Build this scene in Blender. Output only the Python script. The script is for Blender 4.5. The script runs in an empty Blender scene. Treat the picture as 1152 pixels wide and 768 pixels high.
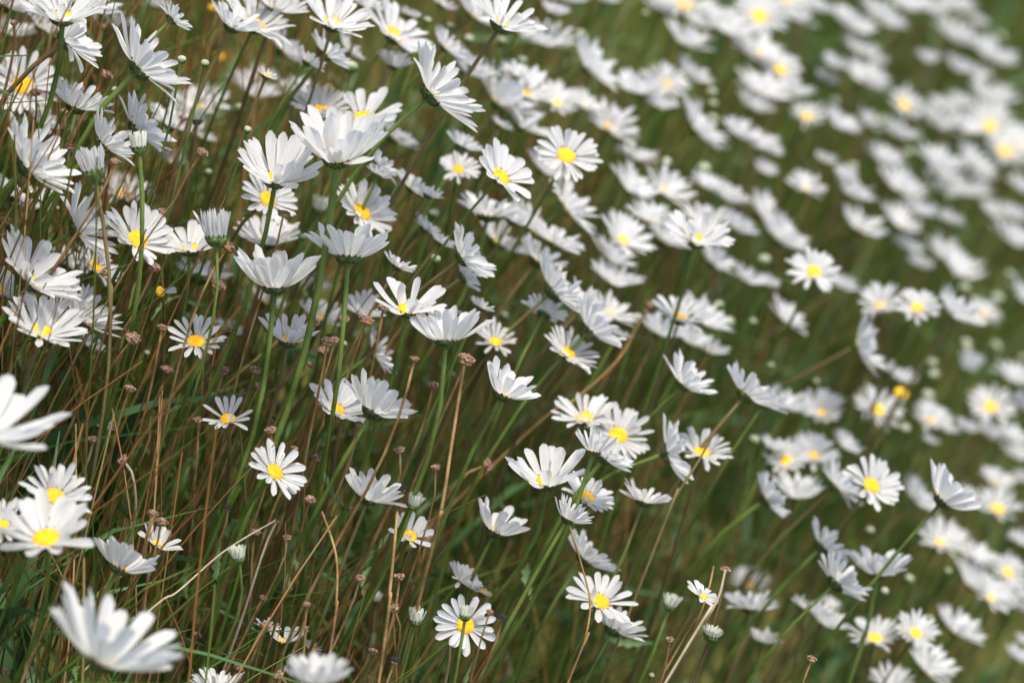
import bpy, math, random
import numpy as np
from mathutils import Vector, Matrix
random.seed(7); rng = np.random.default_rng(7)
S = bpy.context.scene
COL = S.collection
R = math.radians
# ------------------------------------------------------------------ camera
FPX = 3200.0                                   # focal length in photo pixels (1152 wide)
PITCH, ROLL = R(35), R(15)
CAMPOS = np.array([0.0, 0.0, 2.0])
_F = np.array([0, math.cos(PITCH), -math.sin(PITCH)])
_U0 = np.array([0, math.sin(PITCH), math.cos(PITCH)])
_R0 = np.array([1.0, 0, 0])
CR = math.cos(ROLL) * _R0 + math.sin(ROLL) * _U0
CU = -math.sin(ROLL) * _R0 + math.cos(ROLL) * _U0
CB = -_F
cam_d = bpy.data.cameras.new('camera')
cam = bpy.data.objects.new('camera', cam_d); COL.objects.link(cam)
M = Matrix(((CR[0], CU[0], CB[0], CAMPOS[0]), (CR[1], CU[1], CB[1], CAMPOS[1]), (CR[2], CU[2], CB[2], CAMPOS[2]), (0, 0, 0, 1)))
cam.matrix_world = M
cam_d.sensor_width = 36; cam_d.lens = 36 * FPX / 1152
cam_d.clip_start = 0.05; cam_d.clip_end = 500
cam_d.dof.use_dof = True; cam_d.dof.focus_distance = 2.04; cam_d.dof.aperture_fstop = 3.9; cam_d.dof.aperture_blades = 9
S.camera = cam
def c2w(v):                                     # camera-axes direction -> world direction
    return v[0] * CR + v[1] * CU + v[2] * CB
def at(px, py, d):                              # a point of the field seen at that place of the photograph, d metres away
    return CAMPOS + d * ((px - 576) / FPX * CR - (py - 384) / FPX * CU - CB)
def project(P):
    v = P - CAMPOS
    d = -(v @ CB)
    return 576 + FPX * (v @ CR) / d, 384 - FPX * (v @ CU) / d, d
# ------------------------------------------------------------------ light
SUN = c2w((0.28, 0.78, 0.56)); SUN /= np.linalg.norm(SUN)
el, rot = math.asin(SUN[2]), math.atan2(SUN[0], SUN[1])
w = bpy.data.worlds.new('World'); S.world = w; w.use_nodes = True
nt = w.node_tree; sky = nt.nodes.new('ShaderNodeTexSky'); sky.sky_type = 'NISHITA'; sky.sun_disc = False
sky.dust_density = 2.5; sky.ozone_density = 0.8; sky.sun_elevation = el; sky.sun_rotation = rot
bg = nt.nodes['Background']; bg.inputs['Strength'].default_value = 0.15
nt.links.new(sky.outputs[0], bg.inputs[0])
sl = bpy.data.lights.new('sun', 'SUN'); sl.energy = 2.2; sl.angle = R(10); sl.color = (1, 0.955, 0.89)
so = bpy.data.objects.new('sun', sl); COL.objects.link(so); so.location = (0, 0, 10)
so.rotation_euler = Vector(SUN).to_track_quat('Z', 'Y').to_euler()
S.view_settings.view_transform = 'Standard'; S.view_settings.look = 'None'
S.view_settings.exposure = 1.08; S.view_settings.gamma = 1.0
S.cycles.max_bounces = 8; S.cycles.diffuse_bounces = 3; S.cycles.transmission_bounces = 4; S.cycles.transparent_max_bounces = 4
# ------------------------------------------------------------------ materials
def lin(c):
    return tuple(((x / 255) / 12.92 if x / 255 <= .04045 else ((x / 255 + .055) / 1.055) ** 2.4) for x in c) + (1,)
def mat(name, cols, scale=20.0, rough=0.6, transl=0.0, spec=0.3, bump=0.0, bscale=200.0, attr=False, coord='Object', tcol=None):
    """colour from a noise ramp (cols: list of linear rgb) optionally driven by the per-blade attribute 'tone'"""
    m = bpy.data.materials.new(name); m.use_nodes = True
    n = m.node_tree.nodes; l = m.node_tree.links
    b = n['Principled BSDF']; out = n['Material Output']
    ramp = n.new('ShaderNodeValToRGB'); cr = ramp.color_ramp
    while len(cr.elements) < len(cols): cr.elements.new(0.5)
    for i, c in enumerate(cols):
        cr.elements[i].position = i / max(1, len(cols) - 1); cr.elements[i].color = tuple(c) + (1,)
    tc = n.new('ShaderNodeTexCoord')
    nz = n.new('ShaderNodeTexNoise'); nz.inputs['Scale'].default_value = scale; nz.inputs['Detail'].default_value = 4
    l.new(tc.outputs[coord], nz.inputs['Vector'])
    if attr:
        at_ = n.new('ShaderNodeAttribute'); at_.attribute_name = 'tone'
        mx = n.new('ShaderNodeMath'); mx.operation = 'MULTIPLY_ADD'
        l.new(nz.outputs['Fac'], mx.inputs[0]); mx.inputs[1].default_value = 0.5
        l.new(at_.outputs['Fac'], mx.inputs[2])
        sb = n.new('ShaderNodeMath'); sb.operation = 'SUBTRACT'; l.new(mx.outputs[0], sb.inputs[0]); sb.inputs[1].default_value = 0.25
        l.new(sb.outputs[0], ramp.inputs[0])
    else:
        mr = n.new('ShaderNodeMapRange'); mr.inputs[1].default_value = 0.3; mr.inputs[2].default_value = 0.7
        l.new(nz.outputs['Fac'], mr.inputs[0]); l.new(mr.outputs[0], ramp.inputs[0])
    l.new(ramp.outputs[0], b.inputs['Base Color'])
    b.inputs['Roughness'].default_value = rough
    b.inputs['Specular IOR Level'].default_value = spec
    if bump:
        bz = n.new('ShaderNodeTexNoise'); bz.inputs['Scale'].default_value = bscale; bz.inputs['Detail'].default_value = 3
        l.new(tc.outputs[coord], bz.inputs['Vector'])
        bp = n.new('ShaderNodeBump'); bp.inputs['Strength'].default_value = bump; bp.inputs['Distance'].default_value = 0.001
        l.new(bz.outputs['Fac'], bp.inputs['Height']); l.new(bp.outputs[0], b.inputs['Normal'])
    if transl:
        tr = n.new('ShaderNodeBsdfTranslucent'); mix = n.new('ShaderNodeMixShader'); mix.inputs[0].default_value = transl
        if tcol: tr.inputs['Color'].default_value = tuple(tcol) + (1,)
        else: l.new(ramp.outputs[0], tr.inputs['Color'])
        l.new(b.outputs[0], mix.inputs[1]); l.new(tr.outputs[0], mix.inputs[2]); l.new(mix.outputs[0], out.inputs['Surface'])
    return m
MP = mat('petal_white', [(.76, .745, .705), (.83, .82, .785)], 60, 0.6, 0.52, 0.15)
# fine lengthwise veins on the petals, from the petal's own UVs
def add_veins(m):
    n = m.node_tree.nodes; l = m.node_tree.links; b = n['Principled BSDF']
    uv = n.new('ShaderNodeTexCoord'); mp = n.new('ShaderNodeMapping'); mp.inputs['Scale'].default_value = (9, 0.7, 1)
    nz = n.new('ShaderNodeTexNoise'); nz.inputs['Scale'].default_value = 1.6; nz.inputs['Detail'].default_value = 2
    l.new(uv.outputs['UV'], mp.inputs[0]); l.new(mp.outputs[0], nz.inputs['Vector'])
    bp = n.new('ShaderNodeBump'); bp.inputs['Strength'].default_value = 0.8; bp.inputs['Distance'].default_value = 0.0009
    l.new(nz.outputs['Fac'], bp.inputs['Height']); l.new(bp.outputs[0], b.inputs['Normal'])
add_veins(MP)
MPC = mat('petal_cream', [(.62, .62, .47), (.74, .74, .63)], 60, 0.55, 0.3, 0.25)
MD = mat('disc_yellow', [(.70, .34, .006), (.82, .46, .010), (.88, .56, .02)], 300, 0.6, 0.0, 0.3, 0.9, 900)
MDO = mat('disc_orange', [(.66, .33, .01), (.80, .46, .015)], 300, 0.65, 0.0, 0.3, 0.9, 900)
MC = mat('calyx_green', [(.035, .05, .012), (.10, .15, .035), (.17, .24, .06)], 260, 0.6, 0.05, 0.25, 0.8, 500)
MCD = mat('bract_dark', [(.014, .012, .006), (.05, .06, .018), (.11, .15, .04)], 420, 0.7)
MB = mat('bud_pale', [(.20, .23, .12), (.33, .35, .22), (.44, .44, .33)], 180, 0.6, 0.1, 0.25, 0.5, 500)
MSG = mat('stem_green', [(.055, .085, .012), (.11, .16, .026), (.16, .21, .045)], 30, 0.5, 0.0, 0.35, 0.4, 300)
MSB = mat('stem_reddish', [(.10, .065, .03), (.17, .12, .045), (.15, .16, .045)], 30, 0.55, 0.0, 0.3, 0.4, 300)
MSD = mat('dry_stalk_brown', [(.13, .07, .025), (.28, .16, .055), (.42, .28, .12)], 45, 0.65, 0.0, 0.25, 0.6, 350)
MSP = mat('dry_stalk_pale', [(.36, .27, .17), (.52, .42, .29)], 40, 0.65, 0.0, 0.25, 0.5, 350)
MSH = mat('seed_head_brown', [(.06, .03, .02), (.22, .125, .085), (.38, .26, .20)], 420, 0.8, 0.0, 0.15, 1.0, 700)
MSK = mat('seed_head_dark', [(.012, .011, .014), (.04, .036, .045)], 420, 0.8, 0.0, 0.15, 1.0, 700)
MG = mat('grass_blades', [(.035, .085, .022), (.075, .155, .018), (.125, .215, .028), (.21, .25, .05)], 6, 0.5, 0.42, 0.25, attr=True)
ML = mat('leaf_green', [(.04, .09, .03), (.075, .15, .045), (.12, .20, .08)], 8, 0.5, 0.2, 0.35, attr=True)
MLF = mat('stem_leaf_green', [(.045, .10, .03), (.09, .17, .05), (.14, .22, .08)], 60, 0.5, 0.25, 0.3)
MDS = mat('dry_stalk_mass', [(.10, .042, .014), (.23, .10, .028), (.34, .17, .05), (.46, .30, .13)], 8, 0.65, 0.0, 0.2, attr=True)
MGS = mat('green_stalk_mass', [(.09, .10, .016), (.14, .17, .028), (.20, .23, .045)], 8, 0.55, 0.0, 0.3, attr=True)
MGR = mat('ground_soil', [(.07, .055, .018), (.12, .10, .03), (.10, .15, .03)], 3.0, 0.9, 0.0, 0.1, 1.0, 60)
# ------------------------------------------------------------------ mesh helpers
class MB_:
    def __init__(s): s.v = []; s.f = []; s.uv = []; s.tone = []; s.n = 0
    def grid(s, P, UV=None, tone=None, close_u=False):      # P: (rows, cols, 3)
        r, c = P.shape[:2]
        s.v.append(P.reshape(-1, 3))
        i = np.arange((r - 1) * c).reshape(r - 1, c) + s.n
        a = i if close_u else i[:, :-1]
        b = np.roll(i, -1, axis=1) if close_u else i[:, 1:]
        s.f.append(np.stack([a, b, b + c, a + c], -1).reshape(-1, 4))
        s.uv.append(UV.reshape(-1, 2) if UV is not None else np.zeros((r * c, 2)))
        s.n += r * c
    def build(s, name, material, parent=None, origin=None, smooth=True, tone=None):
        v = np.concatenate(s.v)
        if origin is not None: v = v - origin
        f = np.concatenate(s.f)
        me = bpy.data.meshes.new(name)
        me.vertices.add(len(v)); me.vertices.foreach_set('co', v.astype(np.float32).ravel())
        me.loops.add(f.size); me.loops.foreach_set('vertex_index', f.astype(np.int32).ravel())
        me.polygons.add(len(f)); me.polygons.foreach_set('loop_start', (np.arange(len(f)) * 4).astype(np.int32))
        me.polygons.foreach_set('loop_total', np.full(len(f), 4, np.int32))
        me.update(calc_edges=True)
        u = me.uv_layers.new(name='UVMap'); uv = np.concatenate(s.uv)
        u.data.foreach_set('uv', uv[f.ravel()].astype(np.float32).ravel())
        if tone is not None:
            a = me.attributes.new('tone', 'FLOAT', 'POINT'); a.data.foreach_set('value', tone.astype(np.float32))
        if smooth: me.polygons.foreach_set('use_smooth', np.ones(len(f), bool))
        me.materials.append(material)
        o = bpy.data.objects.new(name, me); COL.objects.link(o)
        if parent is not None: o.parent = parent
        return o
def tag(o, label=None, cat=None, group=None, kind=None):
    for k, v in (('label', label), ('category', cat), ('group', group), ('kind', kind)):
        if v: o[k] = v
    return o
def frame_of(n):
    n = n / np.linalg.norm(n)
    a = np.array([0, 0, 1.0]) if abs(n[2]) < 0.9 else np.array([1.0, 0, 0])
    x = np.cross(a, n); x /= np.linalg.norm(x)
    return x, np.cross(n, x), n
def tube(mb, pts, rad, sides=6):                # pts (k,3), rad (k,)
    pts = np.asarray(pts); rad = np.broadcast_to(np.asarray(rad, float), (len(pts),))
    T = np.gradient(pts, axis=0); T /= np.linalg.norm(T, axis=1)[:, None] + 1e-12
    x0, _, _ = frame_of(T[0]); P = []
    for p, t, r in zip(pts, T, rad):
        x = x0 - t * (x0 @ t); x /= np.linalg.norm(x); y = np.cross(t, x); x0 = x
        a = np.arange(sides) * 2 * math.pi / sides
        P.append(p + r * (np.cos(a)[:, None] * x + np.sin(a)[:, None] * y))
    P = np.array(P)
    uv = np.stack(np.meshgrid(np.arange(sides) / sides, np.linspace(0, 1, len(pts))), -1)
    mb.grid(P, uv, close_u=True)
def revolve(mb, c, n, prof, sides=16, bumps=0.0):   # prof: list of (r, z)
    x, y, n = frame_of(n)
    a = np.arange(sides) * 2 * math.pi / sides
    P = []
    for k, (r, z) in enumerate(prof):
        rr = r * (1 + bumps * rng.normal(size=sides)) ; zz = z + bumps * 0.5 * max(r, 1e-4) * rng.normal(size=sides)
        if r < 1e-5: rr = np.full(sides, r); zz = np.full(sides, z)
        P.append(c + np.cos(a)[:, None] * x * rr[:, None] + np.sin(a)[:, None] * y * rr[:, None] + n * zz[:, None])
    mb.grid(np.array(P), np.stack(np.meshgrid(np.arange(sides) / sides, np.linspace(0, 1, len(prof))), -1), close_u=True)
def petal(mb, c, fr, phi, L, W, c0, bend, r0, z0, rows=8, cols=5, twist=0.0, side=0.0, bowl=0.0):
    x, y, n = fr
    rad = math.cos(phi) * x + math.sin(phi) * y; tan = -math.sin(phi) * x + math.cos(phi) * y
    s = np.linspace(0, 1, rows)
    th = c0 + bend * s if bowl == 0 else c0 + bend * s + bowl * (np.sin(np.clip(s * 1.25, 0, 1) * math.pi / 2) - 0.72)
    ds = L / (rows - 1)
    pr = r0 + np.concatenate([[0], np.cumsum(np.cos((th[:-1] + th[1:]) / 2) * ds)])
    pz = z0 + np.concatenate([[0], np.cumsum(np.sin((th[:-1] + th[1:]) / 2) * ds)])
    wprof = np.clip(0.42 + 1.25 * s - 0.62 * s ** 2, 0, 1.0) * np.where(s > 0.80, np.sqrt(np.clip(1 - ((s - 0.80) / 0.205) ** 2, 0.06, 1)), 1)
    u = np.linspace(-1, 1, cols)
    P = np.zeros((rows, cols, 3))
    groove = (0.16 * np.cos(u * math.pi * 2) if cols >= 5 else 0 * u)
    notch = np.array([0, -.035, 0.01, -.03, 0.0]) if cols == 5 else np.zeros(cols)
    notch = notch * L * rng.uniform(0.2, 1.4)
    for i in range(rows):
        tn = np.array([math.cos(th[i]), math.sin(th[i])])       # radial, normal comps of tangent
        along = rad * tn[0] + n * tn[1]; upn = -rad * tn[1] + n * tn[0]
        tw = twist * s[i]
        cross = math.cos(tw) * tan + math.sin(tw) * upn
        upv = -math.sin(tw) * tan + math.cos(tw) * upn
        w = W / 2 * wprof[i]
        base = c + rad * pr[i] + n * pz[i] + tan * side * L * s[i] ** 2
        P[i] = base + np.outer(u * w, cross) + np.outer((u ** 2 * 0.32 + groove) * w, upv) + np.outer(notch * (s[i] ** 6), along)
    mb.grid(P, np.stack(np.meshgrid(u * .5 + phi * 3, s), -1))
# ------------------------------------------------------------------ the field's ground plane
# the daisies' heads lie on a tilted sheet over a bank; NC.v = 1 on that sheet (camera axes)
NC = np.array([-0.76, -0.50, -0.451])
NW = c2w(NC)                                    # world
UP = np.array([0, 0, 1.0])
HS = 0.44
GV = 1 - HS * (NW @ UP)                         # NW.(P-C) on the ground
def canopy_d(px, py):
    s = 92 - 0.038 * px + 0.025 * (py - 300)
    return 160.0 / max(s, 24)
def ground_z(x, y):
    base = CAMPOS[2] + (GV - NW[0] * (x - CAMPOS[0]) - NW[1] * (y - CAMPOS[1])) / NW[2]
    return base + 0.03 * np.sin(x * 2.1 + 0.6) * np.cos(y * 1.7) + 0.012 * np.sin(x * 9 + y * 7)
gx = np.concatenate([np.linspace(-40, -4, 20, endpoint=False), np.linspace(-4, 5, 120), np.linspace(5, 40, 20)[1:]])
gy = np.concatenate([np.linspace(-40, -1, 20, endpoint=False), np.linspace(-1, 9, 130), np.linspace(9, 40, 20)[1:]])
X, Y = np.meshgrid(gx, gy)
g = MB_(); g.grid(np.stack([X, Y, ground_z(X, Y)], -1)); tag(g.build('ground', MGR), 'dark soil of the flower bank', kind='structure')
def on_ground(P, d):                            # follow direction d (downwards) from P to the ground
    t = (GV - NW @ (P - CAMPOS)) / (NW @ d)
    Q = P + d * t
    return np.array([Q[0], Q[1], float(ground_z(Q[0], Q[1]))])
LEAN = c2w((-0.16, -0.05, 0.0))                 # stems lean over towards the sunny side of the bank
def stem_pts(H, n, bend=1.0, k=10, foot=None):
    dirn = -UP + LEAN * rng.uniform(0.2, 1.3) + rng.normal(size=3) * 0.07
    dirn /= np.linalg.norm(dirn)
    if foot is None: foot = on_ground(H, dirn)
    Ls = np.linalg.norm(H - foot)
    B = H - n / np.linalg.norm(n) * Ls * 0.30 * bend
    Cc = foot + (UP * 0.9 + rng.normal(size=3) * 0.10) * Ls * 0.35
    t = np.linspace(0, 1, k)[:, None]
    P = (1 - t) ** 3 * H + 3 * (1 - t) ** 2 * t * B + 3 * (1 - t) * t ** 2 * Cc + t ** 3 * foot
    wob = np.sin(t * rng.uniform(5, 11) + rng.uniform(0, 6)) * 0.003 * np.sin(t * math.pi)
    P = P + wob * CR
    return P, foot
def head_normal(az, elv):
    a, e = R(az), R(elv)
    return c2w((math.cos(e) * math.cos(a), math.cos(e) * math.sin(a), math.sin(e)))
ITEMS = []
def thing(name, cat, foot, info):
    o = bpy.data.objects.new(name, None); COL.objects.link(o); o.location = foot; o.empty_display_size = 0.02
    o['category'] = cat; ITEMS.append((o, info)); return o
def leaf_mesh(m, base, dirn, up, L, W, rows=11):
    s = np.linspace(0, 1, rows)[:, None]; side = np.cross(dirn, up); side /= np.linalg.norm(side); up2 = np.cross(side, dirn)
    saw = 1 + .45 * np.where(np.arange(rows) % 2 == 0, -1, 1)[:, None] * (s > .1) * (s < .95)
    w = W / 2 * np.sin(np.clip(s, .03, .97) ** .8 * math.pi) * saw + W * .06
    c = base + dirn * L * s + up2 * (-.25 * L * s ** 2) + side * .08 * L * np.sin(s * 4)
    m.grid(np.stack([c - side * w + up2 * w * .35, c, c + side * w + up2 * w * .35], 1))
def leaves(t, st, foot):
    for q in range(int(rng.integers(1, 4))):
        k = int(rng.integers(len(st) // 3, len(st) - 2)); dirn = rng.normal(size=3) + UP * 1.3; dirn /= np.linalg.norm(dirn)
        m = MB_(); leaf_mesh(m, st[k], dirn, np.cross(dirn, CR), rng.uniform(.018, .042), rng.uniform(.003, .006))
        m.build('leaf', MLF, t, foot)
def daisy(px, py, D, az, elv, cup=20, n=None, d=None, id='', orange=False, near=False, wl=None, green=None, gap=0.0, stem_r=None, short=1.0, lean=None, kind='daisy'):
    d = d or canopy_d(px, py) * rng.uniform(0.985, 1.015)
    if cup < 60 and d > 1.8: D *= (1.0 if d > 2.75 else 1.09) if d > 2.22 else 1.04
    if d > 2.42 and elv < 40: elv += 5; az += 6; cup += 9
    # turned-away wobble so that no two heads repeat
    nn = head_normal(az + rng.normal() * 3, elv + rng.normal() * 3)
    P = at(px, py, d)
    Rr = D / 2 * d / FPX                        # radius of the open head, metres
    rd = min(max((0.30 if d < 2.42 or elv > 40 else 0.24) * Rr, 0.004), 0.0098)
    tulip = cup >= 60
    if not tulip: cup = min(cup * 0.88 + (8 if elv < 18 else 3), 44)
    if tulip: rd = Rr * 0.8
    blurred = d > 2.36 or d < 1.8
    sharp = not blurred or d < 1.8
    P0 = P
    fr = frame_of(nn)
    n = n or int(rng.integers(25, 36) + (3 if cup > 33 else 0))
    c0 = R(cup) + R(6); bend = -R(8 + cup * 0.15)
    L = min((Rr - rd * 0.75) / max(0.35, math.cos(c0 + bend * 0.3)), Rr * 1.14)
    if tulip:
        n = max(n, 14); L = Rr * 2.0 * short; c0 = R(cup + 4); bend = R(6)
    W = (wl or rng.uniform(0.235, 0.30)) * L * (22 / n) ** 0.5
    if tulip: W = 2 * math.pi * rd / n * 1.5
    st, foot = stem_pts(P - nn * rd * 0.62, nn, k=12 if sharp else 8)
    t = thing(kind, 'daisy' if kind == 'daisy' else 'bud', foot, dict(px=px, py=py, D=D, az=az, el=elv, cup=cup, d=d, id=id, kind=kind, sharp=sharp, orange=orange, n=n))
    m = MB_(); rs = stem_r or rng.uniform(0.0010, 0.0017)
    k = len(st); tube(m, st, np.linspace(rs * 1.05, rs * 0.9, k), 7 if sharp else 5)
    reddish = (rng.random() < 0.45) if green is None else not green
    m.build('stem', MSB if reddish else MSG, t, foot)
    if sharp and not tulip and d > 1.9:
        leaves(t, st, foot)
    # calyx
    m = MB_()
    prof = [(rs * 1.0, -rd * 0.72), (rs * 1.6, -rd * 0.62), (rd * 0.62, -rd * 0.5), (rd * 0.95, -rd * 0.22), (rd * 1.08, 0.0), (rd * 1.0, rd * 0.10), (rd * 0.7, rd * 0.08)]
    if tulip: prof = [(rs, -rd * 0.9), (rd * 0.6, -rd * 0.8), (rd * 1.0, -rd * 0.35), (rd * 1.08, 0.0), (rd * 1.0, rd * 0.15)]
    revolve(m, P, nn, prof, 20 if sharp else 10, 0.03)
    cal = m.build('calyx', MC, t, foot)
    if sharp:                                   # dark-edged bracts, three overlapping rows
        m = MB_()
        for row in range(3):
            for q in range(13):
                ph = (q + 0.5 * (row % 2)) * 2 * math.pi / 13
                rr, zz, th = [(rd * 0.70, -rd * 0.52, R(38)), (rd * 0.93, -rd * 0.34, R(58)), (rd * 1.06, -rd * 0.12, R(70))][row]
                petal(m, P, fr, ph, rd * 0.46, rd * 0.36, th, R(20), rr, zz, 3, 3)
        m.build('bracts', MCD, cal, foot)
    # disc
    if not tulip:
        m = MB_()
        pf = [(rd * 1.0, -rd * .02), (rd * 0.98, rd * .14), (rd * 0.84, rd * .30), (rd * 0.62, rd * .40), (rd * 0.38, rd * .43), (rd * 0.18, rd * .38), (0, rd * .36)]
        revolve(m, P, nn, pf, 26 if sharp else 12, 0.025 if sharp else 0)
        if sharp:                               # packed florets
            x_, y_, n_ = fr
            for q in range(85):
                fr_ = math.sqrt((q + .5) / 85) * .97; a_ = q * 2.39996
                zz = np.interp(fr_, [0, .18, .38, .62, .84, .98], [.36, .38, .43, .40, .30, .14])
                qd = rd * rng.uniform(.055, .085)
                revolve(m, P + x_ * rd * fr_ * math.cos(a_) + y_ * rd * fr_ * math.sin(a_) + n_ * rd * zz, nn, [(qd, -qd * .5), (qd * .8, qd * .6), (0, qd * 1.0)], 5)
        m.build('disc', MDO if orange else MD, t, foot)
    # petals
    rows, cols = (9, 5) if sharp else (5, 3)
    off = rng.uniform(0, 6.28)
    allp = MB_()
    for q in range(n):
        if gap and rng.random() < gap: continue
        ph = off + (q + rng.normal() * 0.16) * 2 * math.pi / n
        Lq = L * (1 + rng.normal() * 0.065)
        if rng.random() < 0.06: Lq *= 0.8
        m = MB_() if sharp else allp
        cq = c0 + R(rng.normal() * (3.5 if tulip else 6)) + (R(rng.uniform(2, 16)) if q % 2 else -R(2))
        bq = bend + R(rng.normal() * 7)
        if rng.random() < 0.07 and not tulip: bq -= R(rng.uniform(10, 40))
        elif rng.random() < 0.07 and not tulip: cq += R(rng.uniform(12, 45)); bq += R(rng.uniform(0, 30)); Lq *= 0.85
        if rng.random() < 0.035 and not tulip: continue
        petal(m, P, fr, ph, Lq, W * (1 + rng.normal() * 0.09), cq, bq, rd * (0.8 if not tulip else 0.95), rd * (0.06 + 0.05 * (q % 2)), rows, cols, R(rng.normal() * 14), rng.normal() * 0.035, 0.0 if tulip else R(cup) * 0.95)
        if sharp: m.build('petal', MPC if (tulip and short < 0.87) else MP, t, foot)
    if not sharp: allp.build('petals', MPC if (tulip and short < 0.87) else MP, t, foot)
    return t
def bud(px, py, W, az=75, elv=20, d=None, id=''):
    """a closed round bud, W photo pixels across"""
    d = d or canopy_d(px, py) * rng.uniform(0.98, 1.02)
    nn = head_normal(az + rng.normal() * 8, elv + rng.normal() * 8); P = at(px, py, d)
    r = min(max(W * 0.42 * d / FPX, 0.0024), 0.0085) * rng.uniform(.85, 1.1); sharp = 1.8 < d < 2.36
    st, foot = stem_pts(P - nn * r * 0.8, nn, k=9)
    t = thing('daisy_bud', 'bud', foot, dict(px=px, py=py, D=W, az=az, el=elv, cup=0, d=d, id=id, kind='bud', sharp=sharp, orange=False, n=0))
    m = MB_(); tube(m, st, rng.uniform(0.0008, 0.0013), 5); m.build('stem', MSG, t, foot)
    m = MB_(); revolve(m, P, nn, [(r * .25, -r * .95), (r * .7, -r * .75), (r * 1.0, -r * .2), (r * 1.03, r * .1), (r * .93, r * .22)], 14, .03); m.build('calyx', MC, t, foot)
    m = MB_(); revolve(m, P, nn, [(r * .9, 0), (r * .97, r * .25), (r * .78, r * .62), (r * .4, r * .82), (0, r * .86)], 14, .05); m.build('bud_tip', MB, t, foot)
    return t
def eye(px, py, W, az=70, elv=35, d=None, id='', petals=0, orange=False):
    """a head that has shed (nearly) all its petals: disc over calyx"""
    d = d or canopy_d(px, py); nn = head_normal(az, elv); P = at(px, py, d); r = W / 2 * d / FPX
    st, foot = stem_pts(P - nn * r * 0.6, nn, k=9)
    t = thing('daisy', 'daisy', foot, dict(px=px, py=py, D=W, az=az, el=elv, cup=0, d=d, id=id, kind='eye', sharp=d < 2.36, orange=orange, n=petals))
    m = MB_(); tube(m, st, 0.0012, 6); m.build('stem', MSG, t, foot)
    m = MB_(); revolve(m, P, nn, [(r * .2, -r * .8), (r * .7, -r * .6), (r * 1.08, -r * .1), (r * 1.0, r * .08)], 18, .03); m.build('calyx', MC, t, foot)
    m = MB_(); revolve(m, P, nn, [(r, 0), (r * .96, r * .25), (r * .7, r * .45), (r * .3, r * .5), (0, r * .45)], 20, .03); m.build('disc', MDO if orange else MD, t, foot)
    for q in range(petals):
        m = MB_(); petal(m, P, frame_of(nn), -0.4 + q * .45, r * 2.6, r * 1.2, R(20), R(-10), r * .8, 0); m.build('petal', MP, t, foot)
    return t
def seed(px, py, W=15, az=80, elv=10, d=None, dark=False, stem='b', id=''):
    """a dried brown seed head on its dry stalk"""
    d = d or rng.uniform(1.96, 2.14)
    nn = head_normal(az + rng.normal() * 14, elv + rng.normal() * 10); P = at(px, py, d); r = W / 2 * d / FPX * rng.uniform(.8, 1.02)
    st, foot = stem_pts(P - nn * r * .35, nn, bend=0.5, k=14)
    t = thing('dried_seed_head', 'seed head', foot, dict(px=px, py=py, D=W, az=az, el=elv, cup=0, d=d, id=id, kind='dark seed' if dark else 'seed', sharp=d < 2.36, orange=False, n=0, stem=stem))
    m = MB_(); tube(m, st, np.linspace(.00085, .0012, len(st)) * rng.uniform(.85, 1.3), 6); m.build('stalk', MSP if stem == 'p' else MSD, t, foot)
    m = MB_(); revolve(m, P, nn, [(r * .2, -r * .5), (r * .75, -r * .42), (r * .85, -r * .1), (r * .7, 0)], 14, .06); 
    cup = m.build('calyx', MSD, t, foot)
    # knobbly dome of small grains
    m = MB_(); x, y, n0 = frame_of(nn)
    revolve(m, P, nn, [(r * .8, -r * .1), (r * .88, r * .12), (r * .6, r * .36), (0, r * .42)], 10, .03)
    for k in range(26):
        rr = r * .92 * math.sqrt((k + .5) / 26); a = k * 2.39996
        c = P + x * rr * math.cos(a) + y * rr * math.sin(a) + n0 * (r * .42 * (1 - (rr / r) ** 2) + r * .05)
        q = r * rng.uniform(.16, .26)
        revolve(m, c + rng.normal(size=3) * r * .04, nn + rng.normal(size=3) * .3, [(0, -q), (q * .8, -q * .5), (q, 0.05 * q), (q * .7, q * .7), (0, q)], 6)
    m.build('seeds', MSK if dark else MSH, t, foot)
    return t
Z = 3.84
def crop(ox, oy, rows, fn=daisy):
    for r in rows:
        kw = r[-1] if isinstance(r[-1], dict) else {}
        v = r[:-1] if kw else r
        fn(ox + v[0] / Z, oy + v[1] / Z, v[2] / Z, *v[3:], **kw)
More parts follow.
